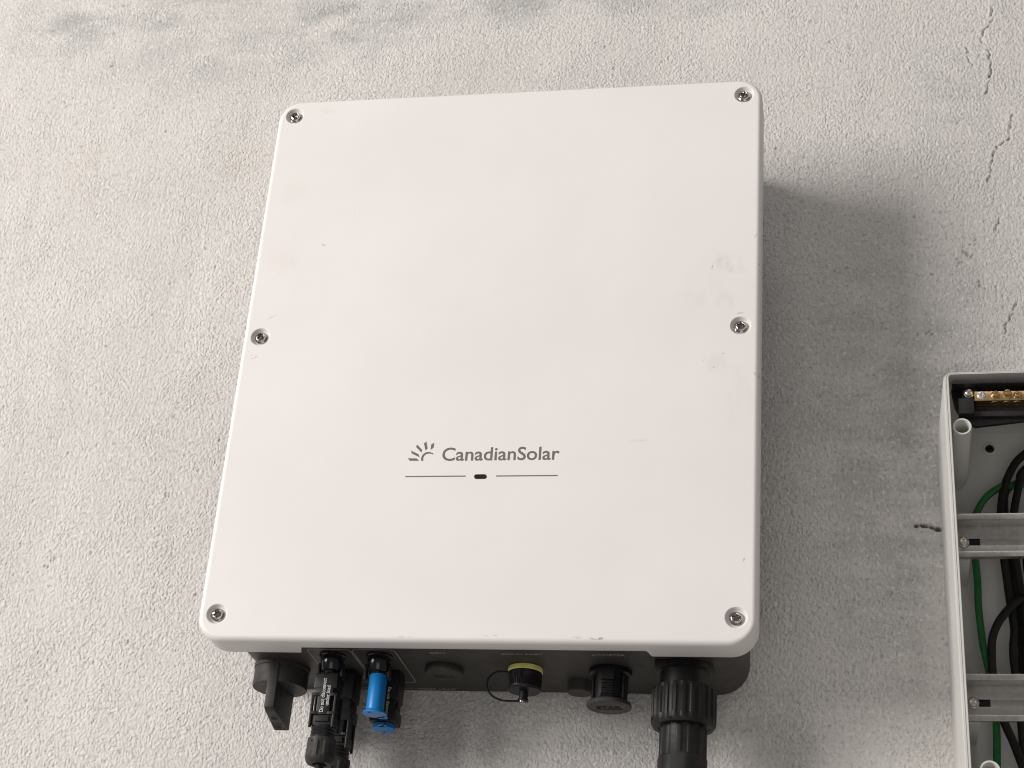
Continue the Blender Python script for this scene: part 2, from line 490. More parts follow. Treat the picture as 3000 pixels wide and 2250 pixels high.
# ------------------------------------------------------------------ wall
def build_wall():
    xa, xb, za, zb, st = -0.665, 0.505, -0.150, 0.815, 0.0009
    fx = np.arange(xa, xb, st); fz = np.arange(za, zb, st)
    nx, nz = len(fx), len(fz)
    kx = np.fft.fftfreq(nx, st)[None, :]; kz = np.fft.fftfreq(nz, st)[:, None]

    def band(lo, hi, ax=1.0, az=1.0, rot=0.0):
        w = RNG.standard_normal((nz, nx))
        c, s = math.cos(rot), math.sin(rot)
        k = np.sqrt(((kx * c + kz * s) * ax) ** 2 + ((-kx * s + kz * c) * az) ** 2)
        flt = np.exp(-(k / hi) ** 2) - np.exp(-(k / lo) ** 2)
        f = np.fft.ifft2(np.fft.fft2(w) * flt).real
        return f / f.std()
    grain = band(170, 330, 1.0, 1.35, 0.25)
    g2 = band(60, 120)
    amp = 0.72 + 0.28 * np.clip(band(2, 9), -1.6, 1.6) / 1.2
    X, Z = np.meshgrid(fx, fz)
    # the print is smoother on the right hand side
    smooth = 1 - 0.45 * np.clip((X - 0.22) / 0.12, 0, 1) * np.clip((0.50 - Z) / 0.12, 0, 1) * np.clip((Z + 0.02) / 0.06, 0, 1)
    amp = np.clip(amp, 0.25, 1.3) * smooth
    fine = band(330, 620, 1.0, 1.2, .2)
    low = np.clip((0.62 - Z) / 0.7, 0, 1)          # coarser towards the foot of the wall
    n = grain * (.35 + .35 * low) + fine * (1.1 - .30 * low)
    h = amp * (1.0 + .35 * low) * (0.00009 * np.tanh(n) - 0.00028 * np.clip(-n - .25, 0, 2.2) + 0.00005 * g2)
    wear = np.zeros_like(h)

    def dent(x, z, r, depth, stain):
        i0, i1 = np.searchsorted(fx, x - 4 * r), np.searchsorted(fx, x + 4 * r)
        j0, j1 = np.searchsorted(fz, z - 4 * r), np.searchsorted(fz, z + 4 * r)
        if i1 <= i0 or j1 <= j0: return
        d2 = ((X[j0:j1, i0:i1] - x) ** 2 + (Z[j0:j1, i0:i1] - z) ** 2) / (r * r)
        g = np.exp(-d2 ** 1.5)
        h[j0:j1, i0:i1] -= depth * g
        wear[j0:j1, i0:i1] = np.maximum(wear[j0:j1, i0:i1], stain * g)
    for _ in range(520):
        dent(RNG.uniform(xa, xb), RNG.uniform(za, zb), RNG.uniform(.0007, .0016), RNG.uniform(.0004, .0012), RNG.uniform(.1, .45))
    for _ in range(260):      # pitted zone right of the inverter
        dent(RNG.normal(.36, .06), RNG.normal(.25, .16), RNG.uniform(.0007, .0013), .0006, RNG.uniform(.15, .5))
    for (x, z, r) in ((.4044, .411, .0026), (.4158, .3778, .0026), (.3802, .3833, .0016), (.3744, .3902, .0019), (.3998, .4019, .0018), (.4111, .4075, .0017), (.4151, .4237, .0018), (.3710, .327, .0022),
                      (-.44, .10, .0022), (-.436, .106, .002), (-.485, .685, .002), (-.335, .172, .0018), (-.6, .12, .002)):
        for _ in range(4):
            dent(x + RNG.normal(0, r * .7), z + RNG.normal(0, r * .8), max(r * RNG.uniform(.35, .7), .0007), .0009, RNG.uniform(.3, .65))
    cracks = [([(.4437, .7015), (.4436, .6808), (.4331, .6662), (.4315, .6535)], .0011, .8),
              ([(.4175, .6494), (.4187, .6316), (.4262, .6236)], .0009, .45),
              ([(.438, .6455), (.4396, .6203), (.436, .6056), (.4334, .5909)], .0016, .8),
              ([(.457, .5664), (.4536, .5557), (.4531, .545)], .0011, .8),
              ([(.4531, .539), (.4468, .5345), (.4398, .5289), (.4344, .5138), (.4327, .4998), (.4293, .4883)], .0013, .85),
              ([(.4335, .4708), (.433, .465)], .0011, .7), ([(.4385, .4488), (.4351, .4399), (.4346, .4331)], .0011, .8),
              ([(.4483, .3576), (.444, .3448), (.438, .3343), (.4364, .3216)], .0012, .75),
              ([(.351, .1376), (.3555, .1383), (.3624, .1371), (.3685, .135), (.3739, .1343)],   .0036, 1.7),
              ([(-.2420, .118), (-.238, .113), (-.233, .112)], .0011, .5)]
    for line, r, stn in cracks:
        for (x0, z0), (x1, z1) in zip(line, line[1:]):
            n = max(int(math.hypot(x1 - x0, z1 - z0) / .0006), 2)
            for k in range(n):
                t = k / n
                x = x0 + (x1 - x0) * t + .0008 * math.sin(k * .35 + x0 * 900) + RNG.normal(0, .00016)
                z = z0 + (z1 - z0) * t + RNG.normal(0, .00016)
                q = .85 + .25 * math.sin(k * .83 + z0 * 310) + RNG.uniform(-.08, .08)
                gap = math.sin(k * .37 + z0 * 700) * math.sin(k * .11 + x0 * 300)
                if gap > .55: continue
                q *= .72 - .25 * gap
                dent(x, z, max(r * q * .56, .0006), .0014 * q, stn * .85 * min(q, 1))
                dent(x - .0026, z + .0005, r * 1.2, -.00010, 0)      # raised lip beside the crack
    # coarse surround so the wall goes on beyond the frame
    xo = np.concatenate([np.linspace(-2.4, xa - .02, 12), fx, np.linspace(xb + .02, 2.4, 12)])
    zo = np.concatenate([np.linspace(-1.4, za - .02, 10), fz, np.linspace(zb + .02, 2.2, 10)])
    H = np.zeros((len(zo), len(xo))); Wr = np.zeros_like(H)
    H[10:10 + nz, 12:12 + nx] = h; Wr[10:10 + nz, 12:12 + nx] = wear
    XX, ZZ = np.meshgrid(xo, zo)
    NX, NZ = len(xo), len(zo)
    co = np.stack([XX, -H, ZZ], -1).reshape(-1, 3).astype(np.float32)
    idx = np.arange(NX * NZ).reshape(NZ, NX)
    q = np.stack([idx[:-1, :-1], idx[:-1, 1:], idx[1:, 1:], idx[1:, :-1]], -1).reshape(-1)
    me = bpy.data.meshes.new('wall')
    nf = len(q) // 4
    me.vertices.add(len(co)); me.vertices.foreach_set('co', co.ravel())
    me.loops.add(len(q)); me.loops.foreach_set('vertex_index', q.astype(np.int32))
    me.polygons.add(nf); me.polygons.foreach_set('loop_start', np.arange(0, nf * 4, 4, dtype=np.int32))
    me.polygons.foreach_set('use_smooth', np.ones(nf, bool))
    me.update(calc_edges=True)
    at = me.attributes.new('wear', 'FLOAT', 'POINT')
    at.data.foreach_set('value', np.clip(Wr, 0, 1).ravel().astype(np.float32))
    me.materials.append(MW)
    o = bpy.data.objects.new('wall', me)
    C.objects.link(o)
    o.location = (0, D, 0)
    o['kind'] = 'structure'
    o['label'] = 'pale grey textured wall with fine cracks'
    return o


build_wall()

# ------------------------------------------------------------------ inverter
inv = thing('inverter', 'large white wall mounted inverter with six screws and ports along its dark underside', 'inverter', ROOT_INV)
SCREWS = [(x, z) for z in (0.0005, 0.2590, 0.4974) for x in (-.2104, .2102)]


def build_cover():
    x0, x1, z0, z1, r = -.2264, .2264, -.0218, .5146, .0215
    xs = sorted(set([round(-.19 + .01 * i, 4) for i in range(39)] + [-.1455 + .0006 * i for i in range(12)] + [.1385 + .0006 * i for i in range(12)]))
    bm = bmesh.new()

    def skirt(x, z):
        if z > z0 + .006 or abs(x) > .2045: return .029
        e = 1 - sstep(-.1443, -.1402, x) + sstep(.1395, .1436, x)
        return .0165 + .0125 * e
    prof = [(.0048, 0.0), (.0046, 0.0)]
    for k in range(9):
        a = PI / 2 * k / 8
        prof.append((.0044 * (1 - math.sin(a)), .0048 * (1 - math.cos(a))))
    prof += [(0.0, .009), (0.0, None), (.0004, None), (.0028, None), (.0028, .007)]
    loops = []
    for j, (ins, y) in enumerate(prof):
        L = []
        for (x, z) in rrect(x0, x1, z0, z1, r, ins, xs=xs):
            yy = y
            if y is None:
                base = rrect
                yy = skirt(x, z - ins) + (0.0004 if j >= len(prof) - 3 else 0) - (.0004 if j == len(prof) - 4 else 0)
            L.append(bm.verts.new((x, yy, z)))
        loops.append(L)
    n = len(loops[0])
    for a, b in zip(loops, loops[1:]):
        for k in range(n):
            bm.faces.new((a[k], a[(k + 1) % n], b[(k + 1) % n], b[k]))
    edges = [bm.edges.get((loops[0][k], loops[0][(k + 1) % n])) for k in range(n)]
    seg = 40
    dish = [(.0092, 0)] + [(.0090 - .0030 * t, .0037 * sstep(0, 1, t)) for t in [k / 14 for k in range(15)]]
    rims = []
    for (sx, sz) in SCREWS:
        f = lathe(bm, (sx, 0, sz), '+y', dish, seg=seg, cap0=False, cap1=True)
    bm.edges.ensure_lookup_table()
    for e in bm.edges:
        if e.is_boundary:
            m = (e.verts[0].co + e.verts[1].co) / 2
            if abs(m.y) < 1e-6 and e not in edges: edges.append(e)
    bmesh.ops.triangle_fill(bm, use_beauty=True, use_dissolve=False, edges=list(dict.fromkeys(edges)), normal=(0, -1, 0))
    fix(bm)
    return obj('cover', bm, MCOV, inv, sharp=62)


cover = build_cover()


def build_body():
    bm = bmesh.new()
    L = []
    prof = [(0, .0065), (0, D - .0015), (.0012, D - .0002), (.0012, D + .004)]
    for ins, y in prof:
        L.append([bm.verts.new((x, y, z)) for x, z in rrect(-.2125, .2125, ZB, .5085, .026, ins, nc=14)])
    n = len(L[0])
    for a, b in zip(L, L[1:]):
        for k in range(n):
            bm.faces.new((a[k], a[(k + 1) % n], b[(k + 1) % n], b[k]))
    bm.faces.new(L[0]); bm.faces.new(L[-1][::-1])
    return obj('body', fix(bm), MBODY, inv)


body = build_body()


def screw_mesh(bm, org, axis, r, hh, lobes, depth, seg=48, sr=.46):
    """pan head with a lobed drive recess; origin at the seat of the head"""
    prof = [(r, 0), (r, hh * .22), (r * .985, hh * .30), (r * .86, hh * .42), (r * .80, hh * .50), (r * .78, hh * .72), (r * .70, hh * .90), (r * .60, hh * .98),
            (r * sr, hh), (r * sr * .93, hh * .97), (r * sr * .90, hh - depth)]
    k0 = len(prof) - 3

    def mod(i, t):
        if i < k0: return 1
        return 1 + (.24 if lobes == 6 else .42) * math.cos(lobes * t + .4)
    lathe(bm, org, axis, prof, seg=seg, mod=mod)
    return fix(bm)


me0 = None
for (sx, sz) in SCREWS:
    if me0 is None:
        o = obj('screw', screw_mesh(bmesh.new(), (sx, .0036, sz), '-y', .0056, .0038, 5, .0026), MSTEEL, inv, loc=(sx, .0036, sz), sharp=28)
        me0 = o
    else:
        o = me0.copy(); C.objects.link(o); o.parent = inv
        o.location = Vector((sx, .0036, sz)) - Vector(ROOT_INV)
    o.rotation_euler = (0, random.uniform(0, 6), 0)

# logo, lettering and the status window on the cover
FY = -0.0001
rays = [[(-0.0644, 0.1389), (-0.0566, 0.1388), (-0.0544, 0.1366), (-0.0622, 0.1366)], [(-0.0621, 0.146), (-0.0553, 0.1426), (-0.0542, 0.1397), (-0.0614, 0.1434)],
        [(-0.0575, 0.1517), (-0.0526, 0.1465), (-0.053, 0.1441), (-0.0582, 0.1493)], [(-0.0498, 0.1543), (-0.0481, 0.148), (-0.0498, 0.1461), (-0.0517, 0.1525)],
        [(-0.0428, 0.1531), (-0.0431, 0.1485), (-0.0455, 0.1465), (-0.0454, 0.1515)]]
for p in rays:
    obj('logo_ray', prism(bmesh.new(), [(x, FY, z) for x, z in p], (0, .0002, 0)), MPRINT, cover)
arc = crom([(x, FY, z) for x, z in [(-0.0515, 0.1365), (-0.0519, 0.139), (-0.0509, 0.1418), (-0.0487, 0.1435), (-0.0458, 0.1438), (-0.0428, 0.1427)]], 6)
bm = bmesh.new()
ra, rb = [], []
for i, p in enumerate(arc):
    t = (arc[min(i + 1, len(arc) - 1)] - arc[max(i - 1, 0)]).normalized()
    nn = Vector((-t.z, 0, t.x))
    w = .0009 * (1 - .45 * sstep(.55, 1, i / (len(arc) - 1)))
    ra.append(p + nn * w); rb.append(p - nn * w)
obj('logo_arc', prism(bm, ra + rb[::-1], (0, .0002, 0)), MPRINT, cover)
obj('lettering', text_bm('CanadianSolar', (-.0350, .0001, .1361), (1, 0, 0), (0, 0, 1), .0989, .0124, weight=.012, depth=.0002), MPRINT, cover)
for (xa, xb, z) in ((-.0646, -.0134, .12215), (.0122, .0635, .1220)):
    obj('printed_line', bx(bmesh.new(), xa, xb, FY, .0001, z - .00052, z + .00052), MPRINT, cover)


def pill(bm, cx, cz, w, h, prof):
    L = []
    for ins, y in prof:
        L.append([bm.verts.new((x, y, z)) for x, z in rrect(cx - w / 2, cx + w / 2, cz - h / 2, cz + h / 2, h / 2 - .0001, ins, nc=8)])
    n = len(L[0])
    for a, b in zip(L, L[1:]):
        for k in range(n): bm.faces.new((a[k], a[(k + 1) % n], b[(k + 1) % n], b[k]))
    bm.faces.new(L[0]); bm.faces.new(L[-1][::-1])
    return fix(bm)


obj('indicator_window', pill(bmesh.new(), -.0009, .12155, .0108, .0042, [(0, .0006), (0, -.0002), (.0003, -.0003), (.0005, -.0002), (.0008, -.00012), (.0012, -.0002)][:5]), MLENS, cover)

# printed outlines and legends on the underside (seen from below)
PZ = ZB - .0001


def outline(pts, w=.0009):
    bm = bmesh.new()
    P = [Vector((x, y, 0)) for x, y in pts]
    n = len(P)
    A, B = [], []
    for i in range(n):
        t = (P[(i + 1) % n] - P[i - 1]).normalized()
        nn = Vector((-t.y, t.x, 0))
        A.append([bm.verts.new((P[i].x + nn.x * s * w / 2, P[i].y + nn.y * s * w / 2, z)) for s in (1, -1) for z in (PZ, PZ + .0002)])
    for i in range(n):
        a, b = A[i], A[(i + 1) % n]
        for q in ((0, 2), (2, 3), (3, 1), (1, 0)):
            bm.faces.new((a[q[0]], a[q[1]], b[q[1]], b[q[0]]))
    return fix(bm)


for (xa, xb) in ((-.1430, -.1065), (-.1050, -.0688)):
    obj('printed_outline', outline(rrect(xa, xb, .0375, .1205, .005, 0, nc=5)), MPRINT2, body)
for s, x, y, w in (('DRM', -.0400, .0455, .0125), ('COMM PORT', .0190, .0462, .0340), ('CT/METER', .0926, .0462, .0270), ('DO NOT DISCONNECT UNDER LOAD', -.1350, .1385, .0970)):
    obj('legend', text_bm(s, (x, y, PZ + .0001), (1, 0, 0), (0, -1, 0), w, .0036, weight=.006, depth=.0002), MPRINT2, body)


def zlathe(name, x, y, prof, mat, parent, seg=48, mod=None, loc=None):
    """profile of (radius, z) going down from the underside"""
    bm = bmesh.new()
    lathe(bm, (x, y, 0), '-z', [(r, -z) for r, z in prof], seg=seg, mod=mod)
    return obj(name, fix(bm), mat, parent, loc=loc)


# rotary DC switch
kx, ky = -.1777, .0855
sw = zlathe('rotary_switch', kx, ky, [(.0236, ZB + .0005), (.0236, ZB - .0028), (.0228, ZB - .0034), (.0230, ZB - .0182), (.0226, ZB - .0190)], MKNOB, inv, 64)
hd = bmesh.new()
hx = -.1772
front = [(.0622, ZB - .0005), (.0622, -.0572), (.0665, -.0592), (.1035, -.0650), (.1062, -.0345), (.1062, ZB - .0005)]
wd = [.0042, .0041, .0043, .0066, .0060, .0060]
A = [hd.verts.new((hx - w, y, z)) for (y, z), w in zip(front, wd)]
B = [hd.verts.new((hx + w, y, z)) for (y, z), w in zip(front, wd)]
hd.faces.new(A); hd.faces.new(B[::-1])
for i in range(len(A)): hd.faces.new((A[i], A[(i + 1) % 6], B[(i + 1) % 6], B[i]))
fix(hd)
bmesh.ops.bevel(hd, geom=list(hd.edges), offset=.0009, segments=2, profile=.6, affect='EDGES')
handle = obj('handle', hd, MKNOB, sw)
# a round lock hole and raised legend on the sloping end of the handle
sl = Vector((0, .1035 - .0665, -.0650 + .0592)).normalized()
nv = Vector((1, 0, 0)).cross(-sl)
hc = Vector((hx, .0805, -.0592 + (.0805 - .0665) * (-.0058 / .037)))
nrm = Vector((0, -.0058, -.037)).normalized()
ring = [hc + nrm * .00012 + Vector((1, 0, 0)) * (.0029 * math.cos(t)) + sl * (.0029 * math.sin(t)) for t in [2 * PI * k / 24 for k in range(24)]]
obj('lock_hole', prism(bmesh.new(), ring, -nrm * .0004), MDARK, handle)
lc = Vector((hx, .0885, -.0592 + (.0885 - .0665) * (-.0058 / .037))) + nrm * .0001
obj('legend', text_bm('OFF', lc + Vector((.0027, 0, 0)) + sl * .001, sl, (-1, 0, 0), .0105, .0052, weight=.01, depth=.0003), MDARK, handle)
for a, b in (((-.0042, 0), (-.0036, .0125)), ((-.0042, .0125), (.0042, .0131))):
    p = [lc + Vector((x, 0, 0)) + sl * s + nrm * .0001 for x, s in ((a[0], a[1]), (b[0], a[1]), (b[0], b[1]), (a[0], b[1]))]
    obj('engraved_line', prism(bmesh.new(), p, -nrm * .0003), MDARK, handle)

# solar input sockets: two short glossy ones in front, two long ones behind
for x in (-.1243, -.0845):
    s = zlathe('solar_socket', x, .0520, [(.0110, ZB + .0004), (.0110, ZB - .0016), (.0098, ZB - .0022), (.0097, ZB - .0045), (.0082, ZB - .0138), (.0076, ZB - .0145), (.0068, ZB - .0150), (.0068, ZB - .0172), (.0060, ZB - .0178), (.0060, ZB - .030)], MGLOSS, inv, 40)
    bm = bmesh.new()
    for sg in (-1, 1):
        bx(bm, x + sg * .0098 - .0009, x + sg * .0098 + .0009, .0500, .0560, ZB - .0205, ZB - .0075, .0003)
    obj('latch_guide', bm, MBLK, s)['kind'] = 'stuff'
rear_sockets = []
for x in (-.1245, -.0866):
    bm = bmesh.new()
    bx(bm, x - .0113, x + .0113, .0868, .1092, -.0415, ZB + .0004, .0026, 3)
    bx(bm, x - .0093, x + .0093, .0869, .1075, -.0515, -.0405, .0010, 2)
    bx(bm, x - .0113, x + .0113, .0868, .1092, -.0600, -.0482, .0022, 2)
    s = obj('solar_socket', bm, MBLK, inv)
    for sg in (-1, 1):
        obj('latch', bx(bmesh.new(), x + sg * .0098 - .0012, x + sg * .0098 + .0012, .0925, .1030, -.0495, -.0425, .0004), MBLK2, s)
    rear_sockets.append(s)
obj('legend', text_bm('Do not disconnect', (-.0840, .0867, -.0310), (0, 0, -1), (1, 0, 0), .0275, .0030, weight=.004, depth=.0002), MWHITE, rear_sockets[1])

# DRM blanking cap
zlc = zlathe('blanking_cap', -.0360, .0815, [(.0152, ZB + .0004), (.0160, ZB - .0008), (.0160, ZB - .0052), (.0156, ZB - .0058)], MBODY, inv, 56)
obj('slot', bx(bmesh.new(), -.0435, -.0283, .0868, .0884, ZB - .0060, ZB - .0050), MDARK, zlc)
obj('legend', text_bm('M25X1.5', (-.0452, .0852, ZB - .0057), (1, 0, 0), (0, -1, 0), .0160, .0030, weight=.006, depth=.0002), MDARK, zlc)

# COMM port: yellow seal, ribbed cap, peg, rivet and tether
cx, cy = .0332, .0785
cp = zlathe('comm_port', cx, cy, [(.0136, ZB + .0004), (.0136, ZB - .0050)], MBLK, inv, 48)
zlathe('seal_ring', cx, cy, [(.0140, ZB - .0003), (.0144, ZB - .0008), (.0145, ZB - .0041), (.0140, ZB - .0046)], MYEL, cp, 64)


def ribs(n, d, lo, hi, frac=.5):
    def f(i, t):
        if i < lo or i > hi: return 1
        p = (t * n / (2 * PI)) % 1
        return 1 - d * (1 if p < frac else 0)
    return f


def flute(i, t):
    if i in (3, 4):
        return 1 - (.035 if (int(t / (2 * PI) * 90) % 2 == 0 and (t / (2 * PI) * 6) % 1 < .62) else 0.0)
    return 1


cap = zlathe('screw_cap', cx, cy, [(.0135, ZB - .0044), (.0141, ZB - .0049), (.0141, ZB - .0074), (.0139, ZB - .0078), (.0139, ZB - .0170), (.0141, ZB - .0174), (.0138, ZB - .0192), (.0131, ZB - .0200)], MBLK, cp, 180, flute)
zlathe('peg', cx - .0002, cy, [(.0036, ZB - .0196), (.0036, ZB - .0262), (.0044, ZB - .0266), (.0044, ZB - .0284)], MBLK, cp, 28)
zlathe('rivet', cx - .0006, cy, [(.0032, ZB - .0284), (.0032, ZB - .0294), (.0026, ZB - .0306), (.0015, ZB - .0312)], MSTEEL, cp, 24)
obj('tether', tube(bmesh.new(), [(.0215, cy - .004, -.0205), (.0160, .0750, -.0200), (.0100, .0750, -.0205), (.0050, .0750, -.0240), (.0025, .0750, -.0295), (.0032, .0750, -.0350), (.0075, .0755, -.0405), (.0145, .077, -.0436), (.0220, .078, -.0440), (.0325, cy, -.0437)], .00085, 10), MRUB, cp)

# small breather cap
zlathe('breather_cap', .0735, .1135, [(.0098, ZB + .0004), (.0104, ZB - .0010), (.0102, ZB - .0090), (.0094, ZB - .0098)], MEND, inv, 40)

# CT / METER port: flange, clip barrel, end disc
mx, my = .1030, .0830
mp = zlathe('meter_port', mx, my, [(.0172, ZB + .0004), (.0179, ZB - .0006), (.0179, ZB - .0040), (.0160, ZB - .0046), (.0152, ZB - .0052), (.0148, ZB - .0270)], MBLK, inv, 12)
dc = zlathe('end_disc', mx, my, [(.0150, ZB - .0262), (.0178, ZB - .0276), (.0184, ZB - .0290), (.0184, ZB - .0306), (.0178, ZB - .0312), (.0152, ZB - .0312), (.0150, ZB - .0309), (.0146, ZB - .0309), (.0144, ZB - .0312)], MEND, mp, 56)
obj('legend', text_bm('STAR', (mx - .0100, my + .0022, ZB - .0312), (1, 0, 0), (0, -1, 0), .0205, .0062, weight=.02, depth=.0003), MDARK, dc)
obj('engraved_line', bx(bmesh.new(), mx - .0105, mx + .0112, my + .0032, my + .0044, ZB - .0314, ZB - .0306), MDARK, dc)
bm = bmesh.new()
bx(bm, mx - .0056, mx + .0056, my - .0172, my - .0120, ZB - .0125, ZB - .0030, .0008)
for k in range(5):
    bx(bm, mx - .0050, mx + .0050, my - .0158, my - .0125, ZB - .0150 - k * .0021, ZB - .0137 - k * .0021, .0002)
obj('clip', bm, MBLK2, mp)
obj('gusset', prism(bmesh.new(), [(mx - .0048, my - .0150, ZB - .0235), (mx + .0048, my - .0150, ZB - .0235), (mx + .0065, my - .0172, ZB - .0283), (mx - .0065, my - .0172, ZB - .0283)], (0, .006, 0), .0004), MBLK2, mp)
for sg in (-1, 1):
    obj('guide_rib', bx(bmesh.new(), mx + sg * .0122 - .0007, mx + sg * .0122 + .0007, my - .0105, my - .0060, ZB - .0265, ZB - .0070, .0003), MBLK2, mp)

# AC output flange on the body
ax_, ay_ = .1650, .0710
acp = zlathe('output_port', ax_, ay_, [(.0222, ZB + .0004), (.0230, ZB - .0006), (.0230, ZB - .0052), (.0204, ZB - .0058), (.0197, ZB - .0064), (.0197, ZB - .0200)], MBLK, inv, 56)
obj('key_tab', bx(bmesh.new(), ax_ - .0225, ax_ - .0125, ay_ - .0190, ay_ - .0100, ZB - .0062, ZB - .0004, .0006), MBLK2, acp)

# ------------------------------------------------------------------ things plugged in
def nut_mod(n, d, lo, hi):
    def f(i, t):
        if lo <= i <= hi:
            p = (t * n / (2 * PI)) % 1
            return 1 - d * sstep(0, .12, p) * (1 - sstep(.5, .62, p))
        return 1
    return f


def cable_connector():
    x, y = -.1243, .0520
    t = thing('cable_connector', 'black cable connector with white warning lettering, plugged into the front left solar socket', 'connector', (x, y, -.0340), 'cable connectors plugged into the solar sockets')
    bm = bmesh.new()
    bx(bm, x - .0097, x + .0097, y - .0098, y + .0098, -.0470, -.0342, .0010)
    bx(bm, x - .0072, x + .0072, y - .0098, y + .0098, -.0535, -.0465, .0008)
    bx(bm, x - .0056, x + .0056, y - .0094, y + .0094, -.0690, -.0525, .0008)
    bx(bm, x - .0100, x + .0100, y - .0085, y + .0090, -.0775, -.0685, .0012)
    bx(bm, x - .0092, x + .0092, y - .0055, y + .0065, -.0770, -.0460, .0010)
    for sg in (-1, 1):
        for yy in (-1, 1):
            bx(bm, x + sg * .0096 - .0010, x + sg * .0096 + .0010, y + yy * .0086 - .0014, y + yy * .0086 + .0014, -.0795, -.0510, .0004)
            bx(bm, x + sg * .0072 - .0030, x + sg * .0072 + .0030, y + yy * .0086 - .0014, y + yy * .0086 + .0014, -.0535, -.0508, .0004)
            bx(bm, x + sg * .0072 - .0030, x + sg * .0072 + .0030, y + yy * .0086 - .0014, y + yy * .0086 + .0014, -.0688, -.0664, .0004)
    housing = obj('housing', bm, MBLK, t)
    obj('label_tab', bx(bmesh.new(), x - .0060, x + .0060, y - .0100, y - .0080, -.0748, -.0700, .0005), MBLK2, housing)
    zlathe('thread_collar', x, y, [(.0100, -.0770), (.0104, -.0785), (.0096, -.0800), (.0104, -.0815), (.0096, -.0830), (.0104, -.0845), (.0096, -.0858), (.0096, -.0880)], MBLK, t, 36)
    nut = zlathe('gland_nut', x, y, [(.0108, -.0868), (.0117, -.0874), (.0118, -.0900), (.0120, -.0915), (.0124, -.1000), (.0122, -.1030), (.0112, -.1062), (.0098, -.1078), (.0060, -.1078), (.0056, -.1050)], MNUT, t, 96, nut_mod(8, .10, 3, 4))
    c = obj('cable', tube(bmesh.new(), [(x, y, -.1050), (x, y, -.125), (x - .001, y, -.17), (x - .004, y + .002, -.25), (x - .006, y + .004, -.36)], .0037, 16), MRUB, t)
    obj('lettering', text_bm('Do not disconnect', (x + .0006, y - .0098, -.0672), (0, 0, 1), (-1, 0, 0), .0285, .0034, weight=.012, depth=.0002), MWHITE, housing)
    obj('lettering', text_bm('under load', (x + .0046, y - .0098, -.0615), (0, 0, 1), (-1, 0, 0), .0165, .0033, weight=.012, depth=.0002), MWHITE, housing)
    return t


con = cable_connector()
con2 = copy_tree(con)
con2.location = (-.1245, .0975, -.0375)
for ch in list(con2.children_recursive):
    if ch.name.startswith('lettering'): bpy.data.objects.remove(ch)
con2['label'] = 'black cable connector behind the lettered one, half hidden against the wall'


def blue_plug(x, y, ztop, zbot, rb, a, name_label):
    t = thing('dust_plug', name_label, 'dust plug', (x, y, ztop), 'blue dust plugs in the unused solar sockets')
    zlathe('barrel', x, y, [(rb * .96, ztop), (rb, ztop - .0006), (rb, zbot + .0045), (rb * 1.03, zbot + .0030), (.0093, zbot + .0016), (.0098, zbot + .0006), (.0096, zbot), (.0060, zbot)], MBLUE, t, 44)
    bm = bmesh.new()
    u = Vector((math.cos(a), math.sin(a), 0)); v = Vector((-math.sin(a), math.cos(a), 0))
    P = []
    for k in range(13):
        tt = -PI / 2 + PI * k / 12
        P.append(Vector((x, y, zbot)) + u * (.0108 + .0034 * math.cos(tt)) + v * (.0040 * math.sin(tt)))
    P = [Vector((x, y, zbot)) + u * .0072 - v * .0046] + P + [Vector((x, y, zbot)) + u * .0072 + v * .0046]
    tab = obj('tab', prism(bm, P, (0, 0, .0016), .0002), MBLUE, t)
    for rr in (.0112, -.0062):
        c = Vector((x, y, zbot)) + u * rr
        obj('eyelet', prism(bmesh.new(), [c + Vector((.0011 * math.cos(q), .0008 * math.sin(q), -.00015)) for q in [2 * PI * k / 14 for k in range(14)]], (0, 0, .0003)), MDARK, tab)
    return t


pl1 = blue_plug(-.0832, .0515, ZB - .0172, -.0655, .0072, 1.1, 'taller blue dust plug hanging in front, beside the lettered connector')
pl2 = blue_plug(-.0872, .0985, -.0560, -.0640, .0088, -1.45, 'short blue dust plug closing the long black socket near the wall')
# beaded cord between the two plugs (belongs to the first)
bm = bmesh.new()
pts = crom([(-.0784, .0605, -.0652), (-.0775, .070, -.0628), (-.0795, .080, -.0625), (-.0855, .0872, -.0642)], 8)
for p in pts:
    bmesh.ops.create_uvsphere(bm, u_segments=8, v_segments=6, radius=.00062, matrix=Matrix.Translation(p))
obj('bead_cord', bm, MRUB, pl1)

# AC cable connector screwed on the output port
ac = thing('power_connector', 'thick black ribbed cable connector hanging below the lower right corner of the white cover', 'connector', (ax_, ay_, -.0350))
zlathe('coupling_nut', ax_, ay_, [(.0215, -.0335), (.0252, -.0350), (.0258, -.0375), (.0261, -.0390), (.0262, -.0590), (.0262, -.0600), (.0258, -.0640), (.0240, -.0668), (.0200, -.0668), (.0196, -.0640)], MBLK2, ac, 160, nut_mod(22, .05, 2, 5))
zlathe('inner_ring', ax_, ay_, [(.0197, -.0600), (.0197, -.0662), (.0178, -.0668)], MBLK, ac, 48)
zlathe('barrel', ax_, ay_, [(.0176, -.0655), (.0186, -.0668), (.0190, -.0690), (.0190, -.0905), (.0186, -.0915)], MBLK2, ac, 120, nut_mod(12, .05, 2, 3))


def flats(i, t):
    if i in (1, 2):
        p = (t * 6 / (2 * PI) + .13) % 1 - .5
        return min(1.0, .945 / max(math.cos(p * PI / 3), .1))
    return 1


zlathe('gland', ax_, ay_, [(.0187, -.0905), (.0197, -.0925), (.0195, -.150), (.0175, -.158), (.0105, -.164)], MBLK2, ac, 96, flats)
obj('cable', tube(bmesh.new(), [(ax_, ay_, -.160), (ax_, ay_, -.20), (ax_ + .003, ay_ + .004, -.28), (ax_ + .01, ay_ + .008, -.40)], .0095, 20), MRUB, ac)

